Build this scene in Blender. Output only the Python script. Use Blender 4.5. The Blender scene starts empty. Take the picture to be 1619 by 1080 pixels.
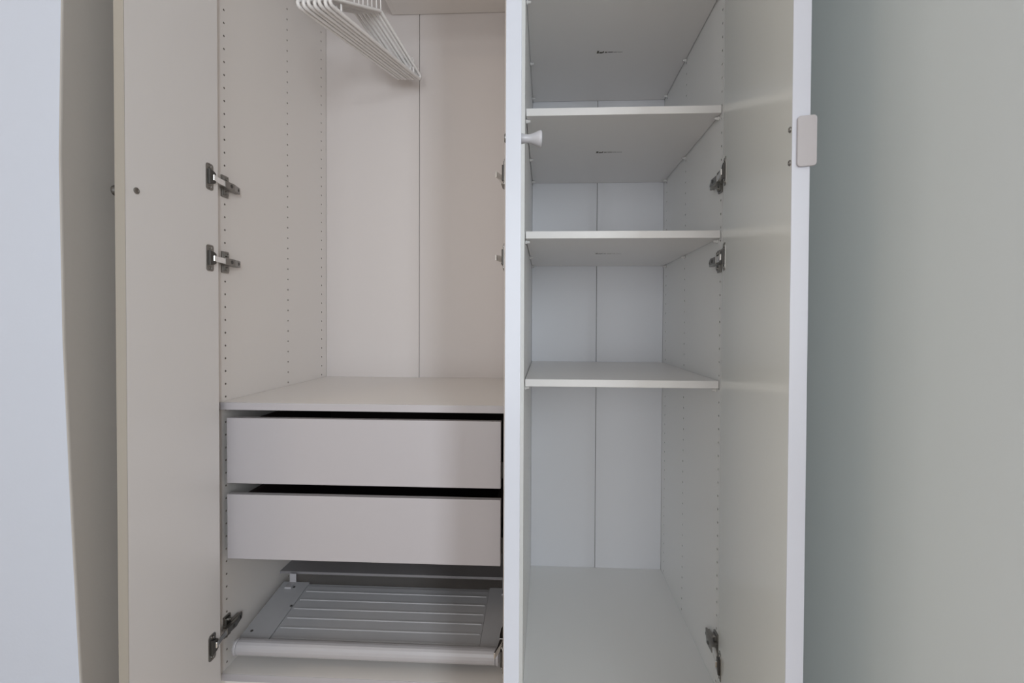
import bpy, bmesh, math
from mathutils import Vector, Matrix
sc = bpy.context.scene
PI = math.pi

# ------------------------------------------------------------------ camera
cam_d = bpy.data.cameras.new('camera')
cam = bpy.data.objects.new('camera', cam_d)
sc.collection.objects.link(cam)
sc.camera = cam
F_PX, YAW, PITCH, ROLL = 708.36, -0.0453, -0.0140, 0.0043
fw = Vector((math.sin(YAW)*math.cos(PITCH), math.cos(YAW)*math.cos(PITCH), math.sin(PITCH)))
rt = Vector((math.cos(YAW), -math.sin(YAW), 0))
up = rt.cross(fw)
r2 = math.cos(ROLL)*rt + math.sin(ROLL)*up
u2 = -math.sin(ROLL)*rt + math.cos(ROLL)*up
m = Matrix.Identity(4)
for i in range(3):
    m[i][0], m[i][1], m[i][2] = r2[i], u2[i], -fw[i]
m.translation = (0.0513, -1.0488, 0.9534)
cam.matrix_world = m
cam_d.sensor_fit = 'HORIZONTAL'
cam_d.sensor_width = 36.0
cam_d.lens = F_PX*36.0/1619.0
cam_d.shift_x = -21.5/1619.0
cam_d.shift_y = -18.2/1619.0
cam_d.clip_start = 0.02

# ------------------------------------------------------------------ light
w = bpy.data.worlds.new('world'); sc.world = w
w.use_nodes = True
bg = w.node_tree.nodes['Background']
bg.inputs['Color'].default_value = (1.0, 0.955, 0.90, 1)
bg.inputs['Strength'].default_value = 1.1

def area(name, loc, target, sx, sy, power, color):
    d = bpy.data.lights.new(name, 'AREA'); d.shape = 'RECTANGLE'
    d.size = sx; d.size_y = sy; d.energy = power; d.color = color
    o = bpy.data.objects.new(name, d); sc.collection.objects.link(o)
    o.location = loc
    o.rotation_euler = (Vector(target) - Vector(loc)).to_track_quat('-Z', 'Y').to_euler()
    return o
area('window_light', (0.84, -2.95, 1.50), (-0.2, 0.0, 1.0), 0.42, 1.5, 60, (0.85, 0.93, 1.0))
area('rear_fill_light', (-0.2, -3.85, 1.15), (0.05, 0.0, 1.10), 1.5, 1.9, 36, (0.90, 0.95, 1.0))  # added fill from behind the camera, brightens the right compartment
area('warm_fill_light', (-1.5, -1.7, 2.42), (-1.2, -1.0, 0.0), 0.4, 0.4, 5, (1.0, 0.74, 0.48))  # added unseen light, warms the shaded part of the left compartment

sc.view_settings.view_transform = 'Standard'
sc.view_settings.look = 'None'
sc.view_settings.gamma = 1.0
sc.view_settings.use_curve_mapping = False
sc.view_settings.exposure = -0.36

# ------------------------------------------------------------------ materials
def mat(name, col, rough=0.5, metal=0.0, noise=0.0, nscale=20.0, bump=0.0, bscale=300.0, spec=0.5):
    mt = bpy.data.materials.new(name); mt.use_nodes = True
    nt = mt.node_tree; b = nt.nodes['Principled BSDF']
    b.inputs['Base Color'].default_value = (*col, 1)
    b.inputs['Roughness'].default_value = rough
    b.inputs['Metallic'].default_value = metal
    b.inputs['Specular IOR Level'].default_value = spec
    tc = nt.nodes.new('ShaderNodeTexCoord')
    if noise:
        n = nt.nodes.new('ShaderNodeTexNoise'); n.inputs['Scale'].default_value = nscale
        n.inputs['Detail'].default_value = 4
        nt.links.new(tc.outputs['Object'], n.inputs['Vector'])
        r = nt.nodes.new('ShaderNodeMapRange')
        r.inputs['To Min'].default_value = 1-noise; r.inputs['To Max'].default_value = 1+noise
        nt.links.new(n.outputs['Fac'], r.inputs['Value'])
        mx = nt.nodes.new('ShaderNodeMix'); mx.data_type = 'RGBA'; mx.blend_type = 'MULTIPLY'
        mx.inputs['Factor'].default_value = 1
        mx.inputs['A'].default_value = (*col, 1)
        nt.links.new(r.outputs['Result'], mx.inputs['B'])
        nt.links.new(mx.outputs['Result'], b.inputs['Base Color'])
    if bump:
        n2 = nt.nodes.new('ShaderNodeTexNoise'); n2.inputs['Scale'].default_value = bscale
        n2.inputs['Detail'].default_value = 3
        nt.links.new(tc.outputs['Object'], n2.inputs['Vector'])
        bp = nt.nodes.new('ShaderNodeBump'); bp.inputs['Strength'].default_value = bump
        bp.inputs['Distance'].default_value = 0.001
        nt.links.new(n2.outputs['Fac'], bp.inputs['Height'])
        nt.links.new(bp.outputs['Normal'], b.inputs['Normal'])
    return mt

M_FOIL = mat('warm_lit_foil', (0.785, 0.75, 0.725), 0.42, bump=0.08, bscale=500)  # left-hand copy of the foil, warm light worked into its colour
M_FOILR = mat('cool_lit_foil', (0.93, 0.93, 0.92), 0.38, bump=0.08, bscale=500)  # same foil for the right side, cool light and extra brightness in its colour
M_BACK = mat('warm_lit_backing_board', (0.625, 0.58, 0.565), 0.55, bump=0.05, bscale=400)  # left backing board, tinted with the warm light on that side
M_BACKR = mat('cool_lit_backing_board', (0.86, 0.87, 0.91), 0.5, bump=0.05, bscale=400)  # same board on the right, its colour carries cooler, brighter light
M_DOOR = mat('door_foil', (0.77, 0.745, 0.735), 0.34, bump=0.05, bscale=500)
M_DOORR = mat('brightened_door_foil', (0.90, 0.915, 0.88), 0.17, bump=0.04, bscale=500)  # door foil lightened to offset the dim light on the right
M_EDGE_L = mat('shaded_edge_band', (0.33, 0.305, 0.27), 0.45)  # dimness of the left door's edge is put into this colour
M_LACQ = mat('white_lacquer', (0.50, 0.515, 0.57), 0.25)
M_SHELF = mat('shelf_foil', (0.91, 0.89, 0.88), 0.33, bump=0.05, bscale=500)
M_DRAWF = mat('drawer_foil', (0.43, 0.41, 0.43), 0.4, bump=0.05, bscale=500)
M_DRAWB = mat('dark_drawer_fabric', (0.035, 0.022, 0.022), 0.8, noise=0.1, nscale=60)
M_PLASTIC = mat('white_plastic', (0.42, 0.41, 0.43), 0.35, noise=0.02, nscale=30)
M_HANG = mat('hanger_plastic', (0.76, 0.74, 0.73), 0.4, noise=0.02, nscale=30)
M_PIN = mat('pin_plastic', (0.88, 0.87, 0.86), 0.35)
M_LACQ_R = mat('white_lacquer_lit', (0.61, 0.63, 0.71), 0.2)  # lighter copy of the lacquer, stronger light on this edge put into the colour
M_CHIP = mat('chipboard', (0.20, 0.17, 0.14), 0.9, noise=0.2, nscale=400)
M_CHIPR = mat('white_hole_lining', (0.50, 0.49, 0.47), 0.9)
M_LEDGE = mat('grey_glass_edge', (0.24, 0.23, 0.24), 0.3)
M_GRIP = mat('grey_plastic', (0.47, 0.45, 0.47), 0.4)
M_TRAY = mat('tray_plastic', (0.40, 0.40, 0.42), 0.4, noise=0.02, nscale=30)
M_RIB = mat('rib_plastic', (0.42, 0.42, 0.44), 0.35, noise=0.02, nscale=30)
M_STEEL = mat('nickel_steel', (0.30, 0.29, 0.275), 0.34, 1.0, noise=0.08, nscale=90)
M_BRIGHT = mat('bright_nickel', (0.82, 0.81, 0.79), 0.25, 1.0, noise=0.03, nscale=90)
M_DARK = mat('dark_steel', (0.10, 0.095, 0.09), 0.45, 0.7, noise=0.1, nscale=90)
M_RAIL = mat('grey_rail', (0.33, 0.31, 0.30), 0.4, 0.6)
M_INK = mat('stamp_ink', (0.12, 0.11, 0.09), 0.7)
M_GAP = mat('seam_strip', (0.30, 0.29, 0.28), 0.8)
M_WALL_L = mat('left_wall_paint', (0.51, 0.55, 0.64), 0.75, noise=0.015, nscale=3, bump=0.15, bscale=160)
M_NICHE = mat('niche_shade_tone', (0.44, 0.415, 0.39), 0.75, noise=0.015, nscale=3, bump=0.15, bscale=160)  # shade on the niche side is painted in as a darker taupe
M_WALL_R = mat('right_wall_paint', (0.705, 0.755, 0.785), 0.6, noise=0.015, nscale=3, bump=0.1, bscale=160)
M_CEIL = mat('ceiling_paint', (0.82, 0.82, 0.81), 0.8, noise=0.01, nscale=3)

def mat_floor():
    mt = bpy.data.materials.new('oak_floor'); mt.use_nodes = True
    nt = mt.node_tree; b = nt.nodes['Principled BSDF']; b.inputs['Roughness'].default_value = 0.45
    tc = nt.nodes.new('ShaderNodeTexCoord'); mp = nt.nodes.new('ShaderNodeMapping')
    mp.inputs['Scale'].default_value = (12, 1.2, 1)
    n = nt.nodes.new('ShaderNodeTexNoise'); n.inputs['Scale'].default_value = 4; n.inputs['Detail'].default_value = 6
    r = nt.nodes.new('ShaderNodeValToRGB')
    r.color_ramp.elements[0].color = (0.46, 0.37, 0.28, 1); r.color_ramp.elements[1].color = (0.62, 0.52, 0.42, 1)
    nt.links.new(tc.outputs['Object'], mp.inputs['Vector']); nt.links.new(mp.outputs['Vector'], n.inputs['Vector'])
    nt.links.new(n.outputs['Fac'], r.inputs['Fac']); nt.links.new(r.outputs['Color'], b.inputs['Base Color'])
    return mt
M_FLOOR = mat_floor()

# ------------------------------------------------------------------ helpers
def link(name, bm, material, parent=None, bevel=0.0, smooth=False, seg=2):
    bmesh.ops.recalc_face_normals(bm, faces=bm.faces)
    me = bpy.data.meshes.new(name); bm.to_mesh(me); bm.free()
    me.materials.append(material)
    if smooth:
        for p in me.polygons: p.use_smooth = True
    o = bpy.data.objects.new(name, me); sc.collection.objects.link(o)
    if parent: o.parent = parent
    if bevel:
        b = o.modifiers.new('bevel', 'BEVEL'); b.width = bevel; b.segments = seg; b.limit_method = 'ANGLE'
        b.angle_limit = math.radians(40)
    return o

def box(bm, x0, x1, y0, y1, z0, z1, mtx=None):
    vs = [bm.verts.new((x, y, z)) for x in (x0, x1) for y in (y0, y1) for z in (z0, z1)]
    for f in ((0,1,3,2), (4,6,7,5), (0,4,5,1), (2,3,7,6), (0,2,6,4), (1,5,7,3)):
        bm.faces.new([vs[i] for i in f])
    if mtx is not None:
        for v in vs: v.co = mtx @ v.co
    return vs

def prism(bm, pts, a0, a1, axis, mtx=None):
    """extrude a 2-D outline along one axis: 'X' -> pts are (y,z), 'Y' -> (x,z), 'Z' -> (x,y)"""
    def mk(p, a):
        if axis == 'X': return (a, p[0], p[1])
        if axis == 'Y': return (p[0], a, p[1])
        return (p[0], p[1], a)
    A = [bm.verts.new(mk(p, a0)) for p in pts]; B = [bm.verts.new(mk(p, a1)) for p in pts]
    n = len(pts)
    for i in range(n):
        bm.faces.new((A[i], A[(i+1) % n], B[(i+1) % n], B[i]))
    bm.faces.new(A[::-1]); bm.faces.new(B)
    if mtx is not None:
        for v in A+B: v.co = mtx @ v.co

def lathe(bm, prof, origin, axis, n=20):
    """prof: list of (distance along axis, radius)"""
    axis = Vector(axis).normalized(); origin = Vector(origin)
    a = axis.orthogonal().normalized(); b = axis.cross(a)
    rings = []
    for d, r in prof:
        rings.append([bm.verts.new(origin + axis*d + (a*math.cos(2*PI*k/n) + b*math.sin(2*PI*k/n))*r) for k in range(n)])
    for i in range(len(rings)-1):
        for k in range(n):
            bm.faces.new((rings[i][k], rings[i][(k+1) % n], rings[i+1][(k+1) % n], rings[i+1][k]))
    bm.faces.new(rings[0][::-1]); bm.faces.new(rings[-1])

def tube(bm, pts, r, n=10, closed=False):
    pts = [Vector(p) for p in pts]; N = len(pts); rings = []
    prev = None
    for i, p in enumerate(pts):
        if closed: t = pts[(i+1) % N] - pts[i-1]
        else: t = pts[min(i+1, N-1)] - pts[max(i-1, 0)]
        t.normalize()
        if prev is None: a = t.orthogonal().normalized()
        else: a = (prev - t*prev.dot(t)).normalized()
        prev = a; b = t.cross(a)
        rings.append([bm.verts.new(p + (a*math.cos(2*PI*k/n) + b*math.sin(2*PI*k/n))*r) for k in range(n)])
    for i in range(N if closed else N-1):
        A, B = rings[i], rings[(i+1) % N]
        for k in range(n):
            bm.faces.new((A[k], A[(k+1) % n], B[(k+1) % n], B[k]))
    if not closed:
        bm.faces.new(rings[0][::-1]); bm.faces.new(rings[-1])

def empty(name, loc, label, cat, group=None):
    o = bpy.data.objects.new(name, None); sc.collection.objects.link(o)
    o.location = loc; o.empty_display_size = 0.05
    o['label'] = label; o['category'] = cat
    if group: o['group'] = group
    return o

def struct(name, bm, material, bevel=0):
    o = link(name, bm, material, None, bevel, seg=3); o['kind'] = 'structure'; return o

def simple(name, dims, material, parent=None, bevel=0.0008):
    bm = bmesh.new(); box(bm, *dims); return link(name, bm, material, parent, bevel)

HOLE_Z0, PITCH_Z = 1.7276, 0.032
def holed_panel(name, x_in, x_out, y0, y1, z0, z1, cols, material, parent, k0=-19, k1=51, r=0.0027, depth=0.009):
    """board whose inner face (x = x_in) carries columns of shelf-pin holes, cut as real recesses"""
    bm = bmesh.new()
    s = 1 if x_out > x_in else -1
    def V(y, z, d=0.0): return bm.verts.new((x_in + s*d, y, z))
    def quad(ya, yb, za, zb): bm.faces.new((V(ya, za), V(yb, za), V(yb, zb), V(ya, zb)))
    hw = 0.008
    zb = HOLE_Z0 - PITCH_Z*(k1+0.5); zt = HOLE_Z0 - PITCH_Z*(k0-0.5)
    ys = [y0]
    for c in cols: ys += [c-hw, c+hw]
    ys.append(y1)
    for i in range(0, len(ys)-1):
        if i % 2 == 0: quad(ys[i], ys[i+1], z0, z1)
        else:
            quad(ys[i], ys[i+1], z0, zb); quad(ys[i], ys[i+1], zt, z1)
    for c in cols:
        for k in range(k0, k1+1):
            zc = HOLE_Z0 - PITCH_Z*k; h = PITCH_Z/2
            C = [V(c-hw, zc-h), V(c+hw, zc-h), V(c+hw, zc+h), V(c-hw, zc+h)]
            O = [V(c+r*math.cos(PI/8+PI/4*j), zc+r*math.sin(PI/8+PI/4*j)) for j in range(8)]
            I = [V(c+r*math.cos(PI/8+PI/4*j), zc+r*math.sin(PI/8+PI/4*j), depth) for j in range(8)]
            bm.faces.new((C[0], C[1], O[6], O[5])); bm.faces.new((C[1], C[2], O[0], O[7]))
            bm.faces.new((C[2], C[3], O[2], O[1])); bm.faces.new((C[3], C[0], O[4], O[3]))
            bm.faces.new((C[0], O[5], O[4])); bm.faces.new((C[1], O[7], O[6]))
            bm.faces.new((C[2], O[1], O[0])); bm.faces.new((C[3], O[3], O[2]))
            for j in range(8):
                bm.faces.new((O[j], O[(j+1) % 8], I[(j+1) % 8], I[j])).material_index = 1
            bm.faces.new(I).material_index = 1
    def P(x, y, z): return bm.verts.new((x, y, z))
    xo, xi = x_out, x_in
    for q in (((xo,y0,z0),(xo,y1,z0),(xo,y1,z1),(xo,y0,z1)), ((xi,y0,z0),(xo,y0,z0),(xo,y0,z1),(xi,y0,z1)),
              ((xi,y1,z0),(xo,y1,z0),(xo,y1,z1),(xi,y1,z1)), ((xi,y0,z0),(xo,y0,z0),(xo,y1,z0),(xi,y1,z0)),
              ((xi,y0,z1),(xo,y0,z1),(xo,y1,z1),(xi,y1,z1))):
        bm.faces.new([P(*p) for p in q])
    bmesh.ops.remove_doubles(bm, verts=bm.verts, dist=1e-6)
    o = link(name, bm, material, parent)
    o.data.materials.append(M_CHIPR if material == M_FOILR else M_CHIP)
    return o

COLS = (0.037, 0.3097, 0.519)
ZT = 2.36
FLOOR_Z = 0.0804

# ------------------------------------------------------------------ room shell
bm = bmesh.new(); box(bm, -2.6, 2.6, -3.9, 0.75, -0.05, 0.0); struct('floor', bm, M_FLOOR)
bm = bmesh.new(); box(bm, -2.6, 2.6, -3.9, 0.75, 2.50, 2.55); struct('ceiling', bm, M_CEIL)
bm = bmesh.new(); box(bm, -0.80, 0.50, 0.62, 0.75, 0, 2.5); struct('wall_back', bm, M_WALL_L)
# left wall: a thick pier; its corner is a little out of plumb
bm = bmesh.new()
zs = [0.0, 0.3, 0.6, 0.92, 1.24, 1.56, 2.0, 2.5]
yc = [-0.266, -0.273, -0.285, -0.296, -0.299, -0.292, -0.288, -0.286]
rings = [[bm.verts.new(p) for p in ((-0.80, 0.75, z), (-0.80, y, z), (-2.6, y, z), (-2.6, 0.75, z))] for z, y in zip(zs, yc)]
for A, B in zip(rings, rings[1:]):
    for i in range(4): bm.faces.new((A[i], A[(i+1) % 4], B[(i+1) % 4], B[i]))
bm.faces.new(rings[0]); bm.faces.new(rings[-1])
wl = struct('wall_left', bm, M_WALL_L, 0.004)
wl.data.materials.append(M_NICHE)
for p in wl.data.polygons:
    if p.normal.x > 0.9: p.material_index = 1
bm = bmesh.new()
box(bm, 0.50, 0.62, -1.55, 0.75, 0, 2.5); box(bm, 0.50, 0.62, -3.9, -2.60, 0, 2.5)
box(bm, 0.50, 0.62, -2.60, -1.55, 0, 0.5); box(bm, 0.50, 0.62, -2.60, -1.55, 2.3, 2.5)
struct('wall_right', bm, M_WALL_R)

# ------------------------------------------------------------------ wardrobes
wide = empty('wardrobe', (-0.393, 0.28, 0), 'wide white wardrobe on the left holding two drawers, a shoe tray and clothes hangers', 'wardrobe')
slim = empty('wardrobe', (0.232, 0.28, 0), 'narrow white wardrobe with empty shelves on the right, beside the plain wall', 'wardrobe')

def fix_parent(o, par):
    o.parent = par
    o.matrix_parent_inverse = Matrix.Translation(par.location).inverted()
    return o

def carcass(root, xa, xb, foil, back, seam):
    """xa/xb: inner faces of the side boards"""
    T = 0.018
    ps = [holed_panel('side_panel', xa, xa-T, 0, 0.575, 0, ZT, COLS, foil, None),
          holed_panel('side_panel', xb, xb+T, 0, 0.575, 0, ZT, COLS, foil, None),
          simple('top_panel', (xa, xb, 0.004, 0.575, ZT-T, ZT), foil),
          simple('bottom_panel', (xa, xb, 0.018, 0.575, FLOOR_Z-T, FLOOR_Z), foil),
          simple('plinth', (xa, xb, 0.03, 0.046, 0, FLOOR_Z-T), foil)]
    g = 0.0009
    ps.append(simple('back_panel', (xa+0.0006, seam-g, 0.555, 0.561, FLOOR_Z, ZT-T), back))
    ps.append(simple('back_panel', (seam+g, xb-0.0006, 0.555, 0.561, FLOOR_Z, ZT-T), back))
    ps.append(simple('joint_strip', (seam-0.012, seam+0.012, 0.561, 0.566, FLOOR_Z, ZT-T), M_GAP))
    for p in ps: fix_parent(p, root)
XA, XB = -0.75, -0.036
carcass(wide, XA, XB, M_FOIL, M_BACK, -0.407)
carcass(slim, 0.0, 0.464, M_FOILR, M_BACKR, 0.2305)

# ---- doors: slab from hinge corner (inner face) to tip corner (inner face), thickness away from the opening
def door(root, hinge_in, tip_in, thick_side, face_mat, edge_mat, z0=0.085, z1=2.355, T=0.019):
    h = Vector((*hinge_in, 0)); t = Vector((*tip_in, 0))
    d = (t-h).normalized(); n = Vector((-d.y, d.x, 0))*thick_side     # n points from inner face to outer face
    L = (t-h).length
    mtx = Matrix(((d.x, n.x, 0, h.x), (d.y, n.y, 0, h.y), (0, 0, 1, 0), (0, 0, 0, 1)))   # local: x along door, y outward, z up
    bm = bmesh.new(); box(bm, 0, L-0.0012, 0, T, z0, z1, mtx)
    o = fix_parent(link('door', bm, face_mat, None, 0.0008), root)
    bm = bmesh.new(); box(bm, L-0.0012, L, -0.0002, T+0.0002, z0, z1, mtx)
    e = link('edge_band', bm, edge_mat, None, 0.0004); sub(e, o)
    return o, mtx, L
def sub(o, par):
    o.parent = par      # parts are modelled in world coordinates and their parents have an identity world matrix
    return o

KNOB = [(0.0, 0.0062), (0.001, 0.0066), (0.006, 0.0056), (0.012, 0.0056), (0.017, 0.0072), (0.022, 0.0098), (0.0255, 0.0108), (0.0272, 0.0104), (0.0278, 0.009)]

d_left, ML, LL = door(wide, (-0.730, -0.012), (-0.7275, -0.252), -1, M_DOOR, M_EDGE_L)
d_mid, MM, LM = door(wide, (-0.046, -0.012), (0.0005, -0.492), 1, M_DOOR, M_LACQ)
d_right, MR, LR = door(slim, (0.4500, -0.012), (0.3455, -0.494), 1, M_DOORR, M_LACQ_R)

def xf(bm, mtx, start=0):
    for v in list(bm.verts)[start:]: v.co = mtx @ v.co

def knob(d, mtx, L, xd, z, material=None, k=1.0, T=0.019):
    """turned knob on the outer face, its fixing screw on the inner face"""
    bm = bmesh.new(); lathe(bm, [(a*k, b) for a, b in KNOB], (xd, T, z), (0, 1, 0), 24); xf(bm, mtx)
    o = link('knob', bm, material or M_PLASTIC, None, 0, True); sub(o, d)
    return o
def screw(d, mtx, xd, z, r=0.0055):
    bm = bmesh.new()
    lathe(bm, [(-0.0002, r), (0.0012, r), (0.0020, r*0.8), (0.0020, r*0.62), (0.0010, r*0.55)], (xd, 0, z), (0, -1, 0), 16)
    box(bm, xd-r*0.5, xd+r*0.5, -0.0013, -0.0002, z-0.0007, z+0.0007)
    xf(bm, mtx); o = link('screw', bm, M_STEEL, None, 0); sub(o, d); return o

knob(d_left, ML, LL, LL-0.024, 1.203, M_DARK, 0.8)['label'] = 'dark knob'
screw(d_left, ML, LL-0.024, 1.203, 0.0062)
knob(d_mid, MM, LM, LM-0.024, 1.193)
screw(d_mid, MM, LM-0.024, 1.193)

# tab handle hooked over the free edge of the right-hand door
bm = bmesh.new()
r, n = 0.004, 5
y0, y1, z0, z1 = 0.0047, 0.0255, 1.1420, 1.2020
pts = []
for cy, cz, a0 in ((y1-r, z1-r, 0), (y0+r, z1-r, 90), (y0+r, z0+r, 180), (y1-r, z0+r, 270)):
    for k in range(n+1):
        a = math.radians(a0 + 90*k/n); pts.append((cy+r*math.cos(a), cz+r*math.sin(a)))
prism(bm, pts, LR+0.0004, LR+0.0034, 'X')
box(bm, LR-0.022, LR+0.0006, 0.0192, 0.0217, z0+0.006, z1-0.006)
xf(bm, MR)
h = link('handle', bm, M_GRIP, None, 0.0007); sub(h, d_right)
h['label'] = 'pale grey plastic tab handle'
for z in (1.190, 1.150): screw(d_right, MR, LR-0.0065, z, 0.0035)

# ---- concealed hinges
def hinge(root, px, s, z, mtx):
    """px: inner face of the side board, s: direction into the cabinet; mtx: frame of the door it carries"""
    def lx(a, b): return (px+s*a, px+s*b) if s > 0 else (px+s*b, px+s*a)
    bm = bmesh.new()
    x = lx(0, 0.0045); box(bm, *x, 0.0225, 0.0450, z-0.0265, z+0.0265)
    x = lx(0.0040, 0.0075); box(bm, *x, 0.0250, 0.0420, z-0.0225, z+0.0225)
    x = lx(0.0030, 0.0120); box(bm, *x, 0.0180, 0.0720, z-0.0090, z+0.0090)
    for dz in (-0.0170, 0.0170):
        lathe(bm, [(0.006, 0.0046), (0.0098, 0.0046), (0.0104, 0.003), (0.0085, 0.0022)], (px, 0.0335, z+dz), (s, 0, 0), 12)
    hp = fix_parent(link('hinge', bm, M_STEEL, None, 0.0012), root)
    def channel(name, prof, hw, material, label=None):
        bm = bmesh.new(); A = []; B = []
        for y, hh in prof:
            A.append(bm.verts.new((px+s*hh, y, z-hw))); B.append(bm.verts.new((px+s*hh, y, z+hw)))
        k = len(A)
        for i in range(k): bm.faces.new((A[i], A[(i+1) % k], B[(i+1) % k], B[i]))
        bm.faces.new(A); bm.faces.new(B[::-1])
        o = link(name, bm, material, None, 0.001); sub(o, hp)
        if label: o['label'] = label
    # bright swan-neck in front, grey body behind it
    channel('hinge_arm', [(0.012, 0.0110), (0.012, 0.0195), (-0.010, 0.0225), (-0.034, 0.0288), (-0.036, 0.0255), (-0.010, 0.0160)], 0.0068, M_BRIGHT, 'bright hinge arm')
    channel('hinge_body', [(0.078, 0.0070), (0.078, 0.0115), (0.058, 0.0165), (0.046, 0.0205), (0.0115, 0.0205), (0.0115, 0.0100), (0.050, 0.0070)], 0.0082, M_STEEL)
    for yy, hh in ((0.0345, 0.0200), (0.066, 0.0135)):
        bm = bmesh.new()
        lathe(bm, [(hh-0.004, 0.0046), (hh+0.0008, 0.0046), (hh+0.0013, 0.0038)], (px, yy, z), (s, 0, 0), 12)
        x = lx(hh+0.0011, hh+0.0017); box(bm, *x, yy-0.0030, yy+0.0030, z-0.0007, z+0.0007)
        sub(link('adjusting_screw', bm, M_DARK, None, 0.0004), hp)
    # cup: flange screwed to the door, dark bowl and links reaching the arm
    bm = bmesh.new()
    r = 0.006; y0, y1, z0, z1 = 0.0170, 0.0395, z-0.0305, z+0.0305
    pts = []
    for cy, cz, a0 in ((y1-r, z1-r, 0), (y0+r, z1-r, 90), (y0+r, z0+r, 180), (y1-r, z0+r, 270)):
        for q in range(5):
            an = math.radians(a0+22.5*q); pts.append((cy+r*math.cos(an), cz+r*math.sin(an)))
    A = [bm.verts.new((p[0], 0.0002, p[1])) for p in pts]; B = [bm.verts.new((p[0], -0.0016, p[1])) for p in pts]
    k = len(A)
    for i in range(k): bm.faces.new((A[i], A[(i+1) % k], B[(i+1) % k], B[i]))
    bm.faces.new(A); bm.faces.new(B[::-1])
    for dz in (-0.0235, 0.0235):
        lathe(bm, [(0.0012, 0.0040), (0.0028, 0.0040), (0.0034, 0.0028), (0.0022, 0.0018)], (0.0282, 0, z+dz), (0, -1, 0), 12)
    xf(bm, mtx)
    c = link('hinge_cup', bm, M_STEEL, None, 0); sub(c, hp)
    bm = bmesh.new()
    prism(bm, [(0.0140, z-0.0110), (0.0200, z-0.0145), (0.0340, z-0.0175), (0.0340, z+0.0175), (0.0200, z+0.0145), (0.0140, z+0.0110)], -0.0062, -0.0012, 'Y')
    xf(bm, mtx)
    c = link('hinge_link', bm, M_DARK, None, 0.0008); sub(c, hp); c['label'] = 'dark hinge link'

for z in (1.291, 1.103, 0.190):
    hinge(wide, XA, 1, z, ML)
    hinge(wide, XB, -1, z, MM)
    hinge(slim, 0.464, -1, z, MR)

# ---- shelves of the narrow wardrobe
def shelf(root, xa, xb, zt, zb, material, y0=0.034, y1=0.553, stamp=True):
    g = 0.0016
    o = fix_parent(simple('shelf', (xa+g, xb-g, y0, y1, zb, zt), material), root)
    for x, s in ((xa, 1), (xb, -1)):
        for y in (0.052, 0.3097, 0.519):
            bm = bmesh.new()
            lathe(bm, [(0, 0.0034), (0.0015, 0.0052), (0.0035, 0.0052), (0.004, 0.0034), (0.0105, 0.0032), (0.011, 0.0022)], (x, y, zb-0.0053), (s, 0, 0), 12)
            p = link('shelf_pin', bm, M_PIN, None, 0, True); sub(p, o)
    if stamp:
        bm = bmesh.new(); xc = xa+0.195; yc = 0.268; t = 0.0003
        for u0, u1, v0, v1 in ((0, .006, -.006, .006), (.0072, .0165, -.0005, .006), (.0165, .020, -.004, .004), (.0225, .030, -.001, .0035),
                               (.0320, .046, -.0008, .0026), (.0475, .058, .0004, .0022), (.0595, .074, .0008, .0020)):
            box(bm, xc+u0, xc+u1, yc+v0, yc+v1, zb-t, zb+t)
        p = link('factory_stamp', bm, M_INK, None, 0); sub(p, o); p['label'] = 'small dark stamped mark'
    return o
shelf(slim, 0, 0.464, 1.7588, 1.7408, M_SHELF)
shelf(slim, 0, 0.464, 1.4707, 1.4526, M_SHELF)
shelf(slim, 0, 0.464, 1.1763, 1.1587, M_SHELF)
shelf(slim, 0, 0.464, 0.8193, 0.8013, M_SHELF)

# ---- inside of the wide wardrobe
fix_parent(simple('divider_panel', (-0.505, -0.489, 0.05, 0.553, 2.060, ZT-0.0185), M_FOIL), wide)
fix_parent(simple('hat_shelf', (-0.489, XB, 0.05, 0.553, 2.060, 2.078), M_FOIL), wide)
cs = fix_parent(simple('cover_shelf', (XA+0.0008, XB-0.0008, 0.012, 0.5545, 0.7395, 0.7575), M_FOIL), wide)
sub(simple('edge_band', (XA+0.0008, XB-0.0008, 0.0110, 0.0121, 0.7395, 0.7575), M_DRAWF, None, 0.0003), cs)
sub(simple('edge_band', (XA, XB, 0.0170, 0.0181, FLOOR_Z-0.018, FLOOR_Z), M_DRAWF, None, 0.0003), [c for c in wide.children if c.name.startswith('bottom_panel')][0])
bm = bmesh.new(); tube(bm, [(XA, 0.28, 1.985), (XB, 0.28, 1.985)], 0.0125, 20)
for x, s in ((XA, 1), (XB, -1)):
    lathe(bm, [(0, 0.024), (0.004, 0.024), (0.006, 0.018), (0.014, 0.017)], (x, 0.28, 1.985), (s, 0, 0), 20)
fix_parent(link('clothes_rail', bm, M_PLASTIC, None, 0, True), wide)

def drawer(z0, z1):
    xa, xb, y = -0.7318, -0.0552, 0.0150
    bm = bmesh.new()
    ya, yb = y+0.016, 0.53; x0, x1 = xa+0.003, xb-0.003; t = 0.012; zt = z1-0.022
    box(bm, x0, x0+t, ya, yb, z0+0.012, zt); box(bm, x1-t, x1, ya, yb, z0+0.012, zt)
    box(bm, x0+t, x1-t, yb-t, yb, z0+0.012, zt); box(bm, x0+t, x1-t, ya, yb-t, z0+0.016, z0+0.022)
    o = fix_parent(link('drawer', bm, M_DRAWB, None, 0.0006), wide)
    o['label'] = 'dark drawer box'
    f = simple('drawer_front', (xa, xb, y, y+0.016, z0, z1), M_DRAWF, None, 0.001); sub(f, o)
    f['label'] = 'plain white drawer front'
    for x0, x1 in ((XA, xa+0.003), (xb-0.003, XB)):
        bm = bmesh.new(); zc = z0+0.035
        box(bm, x0, x1, y+0.03, 0.52, zc-0.020, zc+0.020); sub(link('drawer_rail', bm, M_DARK, None, 0.0005), o)
drawer(0.5575, 0.7190)
drawer(0.3705, 0.5300)

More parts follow.
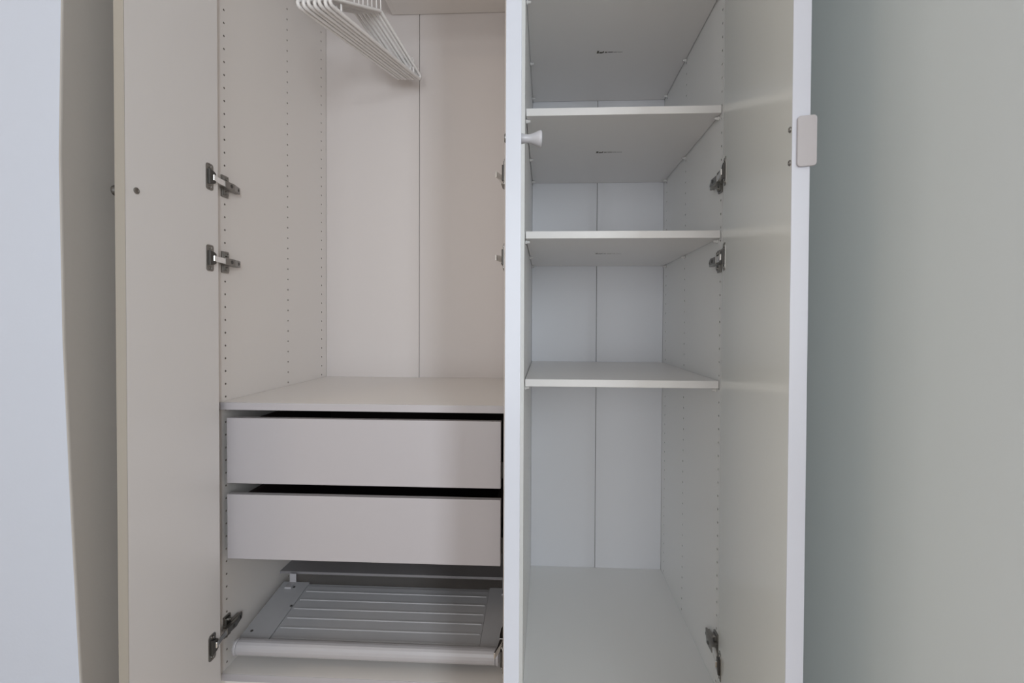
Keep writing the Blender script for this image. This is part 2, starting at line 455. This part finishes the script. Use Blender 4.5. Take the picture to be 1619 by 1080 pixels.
# thin ledge behind the tray
fix_parent(simple('ledge', (XA, XB, 0.262, 0.5545, 0.1940, 0.2015), M_LEDGE, None, 0.001), wide)

# sloping pull-out shoe tray
SL = 0.155; TY0 = 0.034
def tz(y): return 0.143 + SL*(y-TY0)
def slab(bm, x0, x1, y0, y1, d0, d1):
    vs = []
    for x in (x0, x1):
        for y in (y0, y1):
            for d in (d0, d1): vs.append(bm.verts.new((x, y, tz(y)+d)))
    for f in ((0,1,3,2), (4,6,7,5), (0,4,5,1), (2,3,7,6), (0,2,6,4), (1,5,7,3)): bm.faces.new([vs[i] for i in f])
bm = bmesh.new()
slab(bm, -0.731, -0.056, TY0, 0.252, -0.020, -0.006)
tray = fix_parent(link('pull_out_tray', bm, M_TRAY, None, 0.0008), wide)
for x0, x1 in ((-0.731, -0.652), (-0.110, -0.056)):
    bm = bmesh.new(); slab(bm, x0, x1, TY0, 0.252, -0.0065, 0.0); sub(link('tray_side', bm, M_TRAY, None, 0.0008), tray)
bm = bmesh.new(); slab(bm, -0.651, -0.111, TY0, 0.240, -0.0065, -0.003); sub(link('tray_insert', bm, M_TRAY, None), tray)
for k in range(6):
    y = 0.061 + 0.0318*k
    bm = bmesh.new(); slab(bm, -0.645, -0.115, y-0.0022, y+0.0022, -0.005, -0.0014)
    sub(link('rib', bm, M_RIB, None, 0.001), tray)
bm = bmesh.new()
pts = []
for k in range(9):
    a = math.radians(90 + 180*k/8); pts.append((0.033+0.015*math.cos(a), 0.137+0.0185*math.sin(a)))
pts += [(0.040, 0.1185), (0.040, 0.1555)]
prism(bm, pts, -0.716, -0.068, 'X')
o = link('front_bar', bm, M_PLASTIC, None, 0.001); sub(o, tray); o['label'] = 'rounded white front bar'
for x0, x1 in ((-0.7255, -0.7165), (-0.0675, -0.059)):
    bm = bmesh.new(); p2 = [(0.033+(y-0.033)*1.06, 0.137+(z-0.137)*1.06) for y, z in pts]
    prism(bm, p2, x0, x1, 'X'); sub(link('end_cap', bm, M_PLASTIC, None, 0.003), tray)
for x, y in ((-0.711, 0.075), (-0.655, 0.160), (-0.687, 0.230)):
    bm = bmesh.new(); lathe(bm, [(0, 0.0035), (0.0014, 0.0035), (0.002, 0.0025)], (x, y, tz(y)-0.0003), (0, -SL, 1), 12)
    sub(link('screw', bm, M_DARK, None), tray)
for x in (-0.702, -0.062):
    bm = bmesh.new(); box(bm, x-0.010, x+0.010, 0.249, 0.2525, tz(0.25)-0.004, 0.2020); box(bm, x-0.010, x+0.010, 0.222, 0.2525, tz(0.235)-0.002, tz(0.235)+0.0035)
    sub(link('tray_bracket', bm, M_PLASTIC, None, 0.001), tray)

# ---- clothes hangers bunched on the rail
def arc(c, r, a0, a1, n):
    return [Vector((c[0]+r*math.cos(math.radians(a0+(a1-a0)*k/n)), 0, c[1]+r*math.sin(math.radians(a0+(a1-a0)*k/n)))) for k in range(n+1)]
def make_hanger(loc, rz, tilt, label, group):
    """origin where the hook rests on the rail; the frame lies in the local x-z plane"""
    root = empty('hanger', loc, label, 'hanger', group)
    root.rotation_euler = (0, tilt, rz)
    AP = -0.112                                     # apex of the frame below the rail
    bm = bmesh.new(); R = 0.0048
    hw = 0.208; zs = AP-0.094
    path = []
    path += arc((0, AP-0.012), 0.012, 120, 60, 4)
    path += arc((hw-0.012, zs-0.001), 0.0085, 66, -90, 6)
    path += arc((-hw+0.012, zs-0.001), 0.0085, 270, 114, 6)
    tube(bm, path, R, 10, closed=True)
    # shoulder notch and inner rail that make the ends look thick
    for s in (1, -1):
        tube(bm, [(s*0.150, 0, AP-0.0635), (s*0.156, 0, AP-0.055), (s*0.164, 0, AP-0.060), (s*0.166, 0, AP-0.070)], 0.0032, 8)
        tube(bm, [(s*0.165, 0, zs+0.013), (s*0.165, 0, zs-0.009)], 0.003, 8)
    o = link('hanger_frame', bm, M_HANG, None, 0, True); o.parent = root
    bm = bmesh.new()
    rr = 0.0155
    hook = [Vector((0, 0, AP+0.001)), Vector((0, 0, -0.050)), Vector((0.002, 0, -0.034))]
    hook += arc((0, -rr+0.0022), rr, -62, 190, 16)
    tube(bm, hook, 0.0021, 8)
    o = link('hanger_hook', bm, M_HANG, None, 0, True); o.parent = root
    return root
def dup(root, loc, rz, tilt, label, group):
    r = root.copy(); sc.collection.objects.link(r); r.location = loc; r.rotation_euler = (0, tilt, rz)
    r['label'] = label
    if group: r['group'] = group
    for ch in list(root.children):
        c = ch.copy(); sc.collection.objects.link(c); c.parent = r
    return r
labels = ['white plastic hanger at the right end of the bunch, its whole triangle showing',
          'white plastic hanger second from the right end of the bunch on the rail',
          'white plastic hanger third from the right end of the bunch on the rail',
          'white plastic hanger in the exact middle of the bunch of seven on the rail',
          'white plastic hanger third from the left end of the bunch on the rail',
          'white plastic hanger second from the left end of the bunch on the rail',
          'white plastic hanger at the left end of the bunch, nearest the side panel']
GR = 'white hangers on the clothes rail'
RODTOP = 1.985+0.0125
fr = [-0.512 - 0.0148*i for i in range(7)]
bk = [-0.384 - 0.0120*i for i in range(7)]
first = None
for i, (a, b) in enumerate(zip(fr, bk)):
    loc = ((a+b)/2, 0.28, RODTOP)
    rz = math.atan2(0.40, b-a)               # local +x points to the back
    tilt = -0.042 + (0.006, -0.006, 0.004, -0.008, 0.005, -0.004, 0.002)[i]
    if first is None: first = make_hanger(loc, rz, tilt, labels[0], GR)
    else: dup(first, loc, rz, tilt, labels[i], GR)
